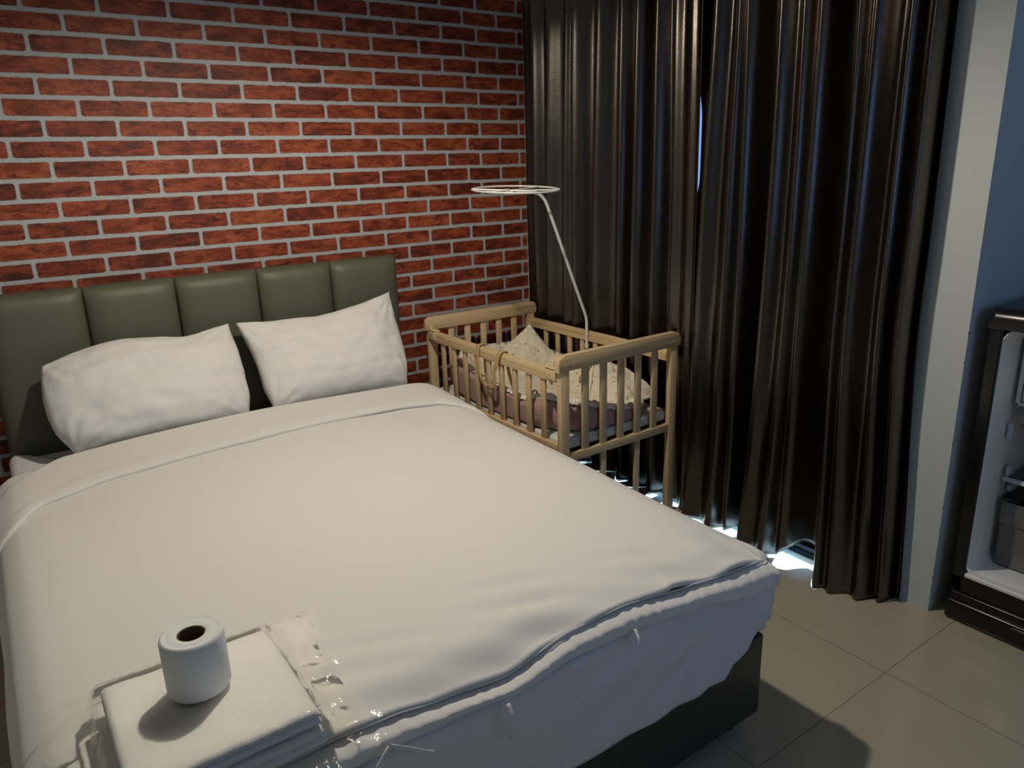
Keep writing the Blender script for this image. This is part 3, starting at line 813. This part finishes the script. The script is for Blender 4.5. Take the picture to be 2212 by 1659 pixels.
def bumper_f(u, v):
    t = u; x, y = npath(t); zt = ntop(x, y); zb = .4615; n = nrm2(t)
    a = 2 * PI * v; h = (zt - zb) / 2; w = .046 + .25 * (h - .02)
    seg = .5 + .5 * cos(2 * PI * t * 15 + 1.2 * sin(2 * PI * t * 3))
    pin = .80 + .22 * (1 - seg ** 3)
    c, s = cos(a), sin(a)
    rx = w * math.copysign(abs(c) ** .85, c) * pin; rz = h * math.copysign(abs(s) ** .9, s)
    k = 1 + .09 * fbm(x * 2, y * 2, a * .5, 4.5) + .05 * sin(a * 6 + t * 60) * (1 - pin)
    off = rx * k * .9; zz = (zb + h) + rz
    if s > 0: zz += (.012 * (pin - .9) + .006 * nz(x, y, a, 22)) 
    if s < -.9: zz = max(zz, zb)
    px, py = x + n.x * off, y + n.y * off
    px = max(CX0 + .032, min(CX1 - .032, px)); py = max(CY0 + .031, min(CY1 - .031, py))
    return (px, py, max(zb, zz))
grid_mesh('bumper', bumper_f, 420, 36, M['mauve'], nest)
def lining_f(u, v):
    # v 0 centre, 1 rim on top of the bumper
    x, y = npath(u); n = nrm2(u); zt = ntop(x, y)
    px, py = lerp(NCX, x + n.x * .012, v), lerp(NCY, y + n.y * .012, v)
    rise = sstep(.66, .97, v)
    z = lerp(.500, zt + .006, rise) + .004 * fbm(px, py, 2, 10) * (1 - rise) + .007 * nz(px, py, 4, 26) * sstep(.5, .8, v)
    z += .006 * sstep(.85, 1, v) * sin(u * 2 * PI * 46 + 3 * nz(px, py, 0, 8))
    return (px, py, z)
grid_mesh('lining', lining_f, 300, 44, M['bears'], nest, uv=lambda u, v: (lambda p: (p[0] + (p[2] - .5) * .7, p[1] + (p[2] - .5) * .7))(lining_f(u, v)), solid=.004, offset=-1)
def frill_f(u, v):
    x, y = npath(u); n = nrm2(u); zt = ntop(x, y)
    near = 1 - sstep(-.95, -.75, y); out = lerp(.012, .030, near)
    r = sin(u * 2 * PI * 120 + 4 * nz(x, y, 0, 12)) * .0028
    vis = sstep(-.15, .35, nz(x * 1.5, y * 1.5, 5, 4) + .5 * near + .1)
    d = lerp(.004, out, v) * (.4 + .6 * vis)
    return (x + n.x * (d + .006), y + n.y * (d + .006), zt + .010 - .016 * v * v * (.4 + .8 * near) + r * v + .003)
grid_mesh('elastic_frill', frill_f, 700, 5, M['ruff'], nest, solid=.0015, offset=0)

# small bear pillow standing in the far right corner
def blob_pillow(name, ctr, ex, ey, ez, sx, sy, T, mat, seed, pw=2.6, wob=.012):
    ctr, ex, ey, ez = Vector(ctr), Vector(ex).normalized(), Vector(ey).normalized(), Vector(ez).normalized()
    bm = bmesh.new(); N, K = 52, 44; uvl = bm.loops.layers.uv.new('UVMap'); vd = {}
    def F(u, v, s):
        a = 2 * u - 1; b = 2 * v - 1
        # pointed corners: edges bow inward
        x = a * (1 - .10 * (1 - b * b) ** 1.0 * 0 - .07 * (1 - abs(b) ** 2)); y = b * (1 - .07 * (1 - abs(a) ** 2))
        th = T * max(0, 1 - abs(a) ** pw) ** .6 * max(0, 1 - abs(b) ** pw) ** .6
        w = wob * fbm(a * 1.3 + seed, b * 1.3, s + seed, 2.2) * (1 - abs(a) ** 4) * (1 - abs(b) ** 4)
        return ctr + ex * x * sx / 2 + ey * y * sy / 2 + ez * (s * th + w)
    key = lambda i, j, s: (i, j, s if 0 < i < N and 0 < j < K else 1)
    for s in (1, -1):
        for j in range(K + 1):
            for i in range(N + 1):
                k = key(i, j, s)
                if k not in vd: vd[k] = bm.verts.new(F(i / N, j / K, s))
    for s in (1, -1):
        for j in range(K):
            for i in range(N):
                q = [(i, j), (i + 1, j), (i + 1, j + 1), (i, j + 1)]; q = q if s > 0 else q[::-1]
                fc = bm.faces.new([vd[key(a, b, s)] for a, b in q])
                for lp, (a, b) in zip(fc.loops, q): lp[uvl].uv = (a / N * sx + seed, b / K * sy)
    return bm_obj(name, bm, mat, None, True, False)
pn = Vector((-.42, -.78, .46)).normalized(); d1 = Vector((.16, 0, 1)); d1 = (d1 - pn * d1.dot(pn)).normalized(); d2 = pn.cross(d1).normalized()
bp = blob_pillow('baby_pillow', Vector((-.222, -.292, .708)) - d1 * .166, (d1 - d2), (d1 + d2), pn, .265, .25, .038, M['bears'], 3.0)
tag(bp, 'cream bear print baby pillow with one corner pointing up at the far crib corner', 'pillow')
# crumpled quilt at the near right end
def quilt_f(u, v):
    x = lerp(-.335, -.128, u); y = lerp(-1.045, -.56, v)
    e = sin(PI * min(1, max(0, u))) ** .4 * sin(PI * v) ** .4
    ex = 1 - (1 - sstep(0, .12, u)) ; 
    z = .515 + .095 * sstep(0, .45, u) * (sin(PI * v) ** .5) * lerp(.85, 1.0, v)
    w = fbm(x, y, 1, 13, 4)
    rid = (1 - abs(nz(x + .4 * y, y, 3, 16)) * 2)
    z += (.020 * w + .014 * rid) * e
    x += .018 * nz(x, y, 6, 12) ; y += .018 * nz(x, y, 7, 12)
    if v < .02 or v > .98 or u < .02 : z = min(z, .512)
    return (min(-.122, x), max(y, CY0 + .045), z)
qo = grid_mesh('baby_quilt', quilt_f, 90, 120, M['bears'], uv=lambda u, v: (u * .30 + .4, v * .62), solid=.012, offset=-1)
tag(qo, 'crumpled cream bear print quilt heaped at the right side of the nest', 'blanket')
# ribbons
def ribbon(name, pts, w, parent=None, wd=(0, 1, 0)):
    P = [Vector(p) for p in pts]; n = len(P)
    def cr(t):
        q = t * (n - 1); i = min(int(q), n - 2); t = q - i
        a, b, c, d = P[max(0, i - 1)], P[i], P[i + 1], P[min(n - 1, i + 2)]
        return .5 * ((2 * b) + (c - a) * t + (2 * a - 5 * b + 4 * c - d) * t * t + (3 * b - a - 3 * c + d) * t ** 3)
    W = Vector(wd).normalized()
    def f(u, v):
        p = cr(v); tg = (cr(min(1, v + .02)) - cr(max(0, v - .02))).normalized()
        s = (W - tg * W.dot(tg)); s = s.normalized() if s.length > .05 else Vector((0, 0, 1))
        return p + s * (u - .5) * w
    return grid_mesh(name, f, 3, 70, M['ribbon'], parent, solid=.0012, offset=0)
rx = CX0 + .004
ribbon('strap', [(rx + .040, -.595, .560), (rx + .034, -.60, .66), (rx + .026, -.602, .742), (rx + .012, -.604, .7505), (rx - .004, -.604, .742), (rx - .008, -.605, .69), (rx - .010, -.612, .64), (rx - .010, -.640, .600), (rx - .011, -.680, .585),
                (rx - .011, -.720, .595), (rx - .010, -.735, .625), (rx - .009, -.728, .66), (rx - .009, -.745, .69), (rx - .005, -.765, .742), (rx + .012, -.770, .7505), (rx + .026, -.772, .742), (rx + .034, -.775, .66), (rx + .045, -.79, .585)], .024, nest)
ribbon('strap', [(-.47, -.98, .640), (-.44, -.93, .612), (-.40, -.90, .600), (-.36, -.88, .600), (-.30, -.84, .628), (-.24, -.80, .640), (-.2, -.74, .625)], .024, nest, (0, 0, 1))
ribbon('strap', [(-.625, -.905, .560), (-.632, -.90, .585), (-.640, -.89, .60), (-.655, -.885, .58)], .012, nest)

# bent white rod with ring for a net
PY = -.62
nh = thing('net_holder', 'bent white metal rod with flat wire ring rising above the crib', 'net holder', (-.128, PY, .66))
rod = [(-.128, PY, .640), (-.128, PY, .70), (-.128, PY, .765), (-.132, PY, .79), (-.143, PY, .818), (-.203, PY, .958), (-.318, PY, 1.232), (-.350, PY, 1.306)]
for k in range(1, 8):
    a = k / 8; p0 = Vector((-.350, PY, 1.306)); p1 = Vector((-.377, PY, 1.366)); p2 = Vector((-.445, PY, 1.3625))
    rod.append(tuple(p0.lerp(p1, a).lerp(p1.lerp(p2, a), a)))
rod += [(-.445, PY, 1.3625), (-.56, PY, 1.3685)]
tube('rod', rod, .0072, M['whitemetal'], nh, n=16)
rcx, rcz, rr = -.513, 1.378, .181
ring = []
tilt = math.radians(3.2)
def rp(a, r=rr, dz=0): 
    return (rcx + r * cos(a), PY + r * sin(a) * cos(tilt), rcz + dz + r * sin(a) * sin(tilt))
tube('wire_ring', [rp(2 * PI * k / 72) for k in range(72)], .0040, M['whitemetal'], nh, n=10, closed=True)
tube('wire_spoke', [rp(PI * 1.04), rp(PI * 1.1, .12), rp(PI * .9, .03, -.004), rp(.5, .05, -.003), rp(.35)], .0032, M['whitemetal'], nh, n=8)
tube('wire_spoke', [rp(2.5), rp(2.6, .08, -.002), rp(-1.4, .03, -.004), rp(-.9, .1), rp(-.75)], .0032, M['whitemetal'], nh, n=8)
box('clip', (-.572, PY - .009, 1.364), (-.548, PY + .009, 1.382), M['whitemetal'], nh, .003)
bm = bmesh.new(); add_tube(bm, [(-.128, PY - .0085, .700), (-.128, PY - .006, .700)], .004, n=12); bm_obj('screw', bm, M['steel'], nh)
box('clamp', (-.134, PY - .009, .640), (-.121, PY + .009, .662), M['whitemetal'], nh, .003)

# ------------------------------------------------------------------ fridge
FX, FY1, FY0 = .030, -2.250, -2.80
fr = thing('fridge', 'small black fridge standing open with white interior beside the white pier', 'fridge', (.31, (FY0 + FY1) / 2, 0))
# cabinet: black outer shell made of side, back, top panels around a white liner
bm = bmesh.new(); IY1, IY0, IZ0, IZ1, IX = -2.286, -2.764, .158, .972, .47
add_box(bm, (FX + .012, FY1 - .022, .10), (.60, FY1, .985), .006)
add_box(bm, (FX + .012, FY0, .10), (.60, FY0 + .022, .985), .006)
add_box(bm, (.575, FY0, .10), (.60, FY1, .985), .004)
bm_obj('cabinet', bm, M['black'], fr)
bm = bmesh.new()
add_box(bm, (FX, IY1, .10), (FX + .030, FY1 + .002, .985), .006, 3); add_box(bm, (FX, FY0, .10), (FX + .030, IY0, .985), .006, 3)
add_box(bm, (FX, FY0, .096), (FX + .030, FY1 + .002, IZ0), .006, 3)
bm_obj('door_frame', bm, M['black'], fr)
# rounded top
bm = bmesh.new(); pts = []
for k in range(9): a = k / 8 * PI / 2; pts.append((FX - .006 + .035 - .035 * cos(a), .995 + .037 * sin(a)))
pts += [(.605, 1.032), (.605, .972), (FX - .006, .972)]
rot = [(x, z) for x, z in pts]
add_prism(bm, [(x, FY0 - .004, z) for x, z in rot], (0, FY1 + .004 - (FY0 - .004), 0))
es = [e for e in bm.edges if abs(e.verts[0].co.y - e.verts[1].co.y) < 1e-6 and e.verts[0].co.z > .98]
bmesh.ops.bevel(bm, geom=es, offset=.014, segments=4, affect='EDGES', profile=.5)
bm_obj('top', bm, M['black'], fr)
# kick plate with moulded step
bm = bmesh.new(); add_box(bm, (FX - .022, FY0 + .002, .0), (FX + .20, FY1 + .002, .075), .014, 4); add_box(bm, (FX - .010, FY0 + .01, .060), (FX + .2, FY1 - .006, .100), .008, 3)
add_box(bm, (FX - .026, FY0 + .08, .052), (FX + .02, -2.44, .066), .006, 3)
bm_obj('kick_plate', bm, M['black'], fr)
# white liner: inner box with rounded corners, open to the room
def liner_f(u, v):
    # u runs round the opening, v front -> back
    a = 2 * PI * u; hw = (IY1 - IY0) / 2; hh = (IZ1 - IZ0) / 2; c, s = cos(a), sin(a)
    m = max(abs(c), abs(s)); y = c / m; z = s / m
    r = .04; 
    yy = y * hw; zz = z * hh
    ax = abs(yy) - (hw - r); az = abs(zz) - (hh - r)
    if ax > 0 and az > 0:
        l = math.hypot(ax, az); ax *= r / l; az *= r / l
        yy = math.copysign(hw - r + ax, yy); zz = math.copysign(hh - r + az, zz)
    x = lerp(FX + .006, IX, min(1, v * 1.15)); sc = 1 - .035 * min(1, v * 9)
    if v > .87: sc *= 1 - (v - .87) / .13
    return (x, (IY0 + IY1) / 2 + yy * sc, (IZ0 + IZ1) / 2 + zz * (sc if v <= .87 else sc))
grid_mesh('liner', liner_f, 160, 40, M['liner'], fr, closed_u=True, solid=.003, offset=1)
# bright front lip of the liner floor
box('liner_lip', (FX - .002, IY0, IZ0 - .004), (FX + .022, IY1, IZ0 + .012), M['liner'], fr, .005, 3)
ly1, ly0 = IY1 - .018, IY0 + .018
# freezer box
bm = bmesh.new(); fz0, fz1 = .722, .945
add_box(bm, (.142, ly0 + .002, fz0), (.44, ly1 - .002, fz0 + .010), .003); add_box(bm, (.142, ly1 - .014, fz0), (.44, ly1 - .002, fz1), .003)
add_box(bm, (.142, ly0 + .002, fz0), (.44, ly0 + .014, fz1), .003)
fb = bm_obj('freezer_box', bm, M['liner'], fr)
box('freezer_flap', (.146, ly0 + .018, fz0 + .014), (.152, ly1 - .018, fz1 - .004), M['liner'], fb, .003)
for z in (.80, .87, .905): box('flap_dimple', (.1445, ly1 - .034, z), (.1465, ly1 - .028, z + .006), M['hole'], fb)
bm = bmesh.new(); add_box(bm, (.136, ly1 - .010, .608), (.150, ly1 + .004, .662), .004); bm_obj('shelf_hook', bm, M['trimwhite'], fr)
# drip tray under the freezer
bm = bmesh.new(); add_box(bm, (.150, ly0 + .02, .655), (.42, ly1 - .02, .660), .001); add_box(bm, (.150, ly0 + .02, .655), (.154, ly1 - .02, .700), .001)
bm_obj('drip_tray', bm, M['crisper'], fr)
sh = box('glass_shelf', (.160, ly0, .470), (.43, ly1, .4745), M['shelfglass'], fr, .001)
box('shelf_trim', (.150, ly0, .466), (.163, ly1, .480), M['trimwhite'], sh, .003)
for yy in (ly1 + .002,): 
    box('shelf_bracket', (.16, yy - .014, .480), (.20, yy - .004, .512), M['trimwhite'], sh, .003)
bm = bmesh.new(); add_tube(bm, [(.235, -2.402, .4755), (.235, -2.402, .4775)], .026, n=32); 
d = bm_obj('round_sticker', bm, M['tissue'], sh)
box('shelf_support', (.20, ly1 - .014, .418), (.25, ly1 + .002, .438), M['trimwhite'], fr, .004)
# clear crisper drawer
bm = bmesh.new(); dz0, dz1 = .176, .400
add_box(bm, (.158, ly0 + .010, dz0), (.162, ly1 - .012, dz1), .001); add_box(bm, (.158, ly1 - .016, dz0), (.42, ly1 - .012, dz1), .001)
add_box(bm, (.158, ly0 + .010, dz0), (.42, ly0 + .014, dz1), .001); add_box(bm, (.158, ly0 + .010, dz0), (.42, ly1 - .012, dz0 + .004), .001)
add_box(bm, (.150, ly0 + .008, dz1 - .075), (.158, ly1 - .010, dz1), .002)
dr = bm_obj('crisper_drawer', bm, M['crisper'], fr)
box('drawer_lid', (.150, ly0 + .004, dz1 + .001), (.43, ly1 - .004, dz1 + .005), M['shelfglass'], dr)

# ------------------------------------------------------------------ ceiling lamp, light and sky
LX, LY, LZ = -1.45, -1.36, 2.30
lamp = thing('ceiling_lamp', 'round ceiling lamp above the bed, out of the picture', 'lamp', (LX, LY, H))
lathe('lamp_housing', [(.0, -.0), (.09, -.0), (.09, -.03), (.075, -.045), (.068, -.04), (.068, -.02), (.0, -.02)], (LX, LY, H), M['whitemetal'], lamp, 32)
ld = bpy.data.lights.new('bulb', 'SPOT'); ld.energy = 75; ld.color = (1.0, .90, .73); ld.spot_size = math.radians(168); ld.spot_blend = .5; ld.shadow_soft_size = .035
lo = bpy.data.objects.new('bulb', ld); C.objects.link(lo); lo.location = (0, 0, LZ - H); lo.parent = lamp

w = bpy.data.worlds.new('sky'); bpy.context.scene.world = w; w.use_nodes = True
nt = w.node_tree; bgn = nt.nodes['Background']; bgn.inputs[0].default_value = (.24, .48, .93, 1); bgn.inputs[1].default_value = 1.15
sd = bpy.data.lights.new('sun', 'SUN'); sd.energy = 55; sd.color = (.34, .62, 1.0); sd.angle = math.radians(.6)
so = bpy.data.objects.new('sun', sd); C.objects.link(so); so.location = (3, -1, 5)
so.rotation_euler = (Vector((.72, .03, .57))).to_track_quat('Z', 'Y').to_euler()
# daylight portals in the two openings (they only guide the sampling of the sky)
def portal(loc, rot, sx, sy):
    a = bpy.data.lights.new('daylight_portal', 'AREA'); a.shape = 'RECTANGLE'; a.size = sx; a.size_y = sy
    a.cycles.is_portal = True
    o = bpy.data.objects.new('daylight_portal', a); C.objects.link(o); o.location = loc; o.rotation_euler = rot
portal(((WX0 + WX1) / 2, YF - .08, (WZ0 + WZ1) / 2), (-PI / 2, 0, PI), WX1 - WX0, WZ1 - WZ0)
portal((.14, (OY0 + OY1) / 2, OZ / 2), (0, PI / 2, 0), OZ, OY1 - OY0)

# ------------------------------------------------------------------ camera
cd = bpy.data.cameras.new('camera'); co = bpy.data.objects.new('camera', cd); C.objects.link(co)
yaw, pitch, rl, fpx = .6106, .2880, -.0314, 1607.7
f = Vector((sin(yaw) * cos(pitch), cos(yaw) * cos(pitch), -sin(pitch))); r = Vector((cos(yaw), -sin(yaw), 0)); u = r.cross(f)
r2 = r * cos(rl) + u * sin(rl); u2 = -r * sin(rl) + u * cos(rl)
Rm = Matrix((r2, u2, -f)).transposed().to_4x4(); co.matrix_world = Matrix.Translation((-2.364, -3.1946, 1.4811)) @ Rm
cd.sensor_width = 36; cd.lens = fpx / 2212 * 36; cd.clip_start = .02
sc = bpy.context.scene; sc.camera = co
sc.view_settings.view_transform = 'Standard'; sc.view_settings.look = 'None'; sc.view_settings.exposure = 0.0; sc.view_settings.gamma = 1; sc.view_settings.use_curve_mapping = False
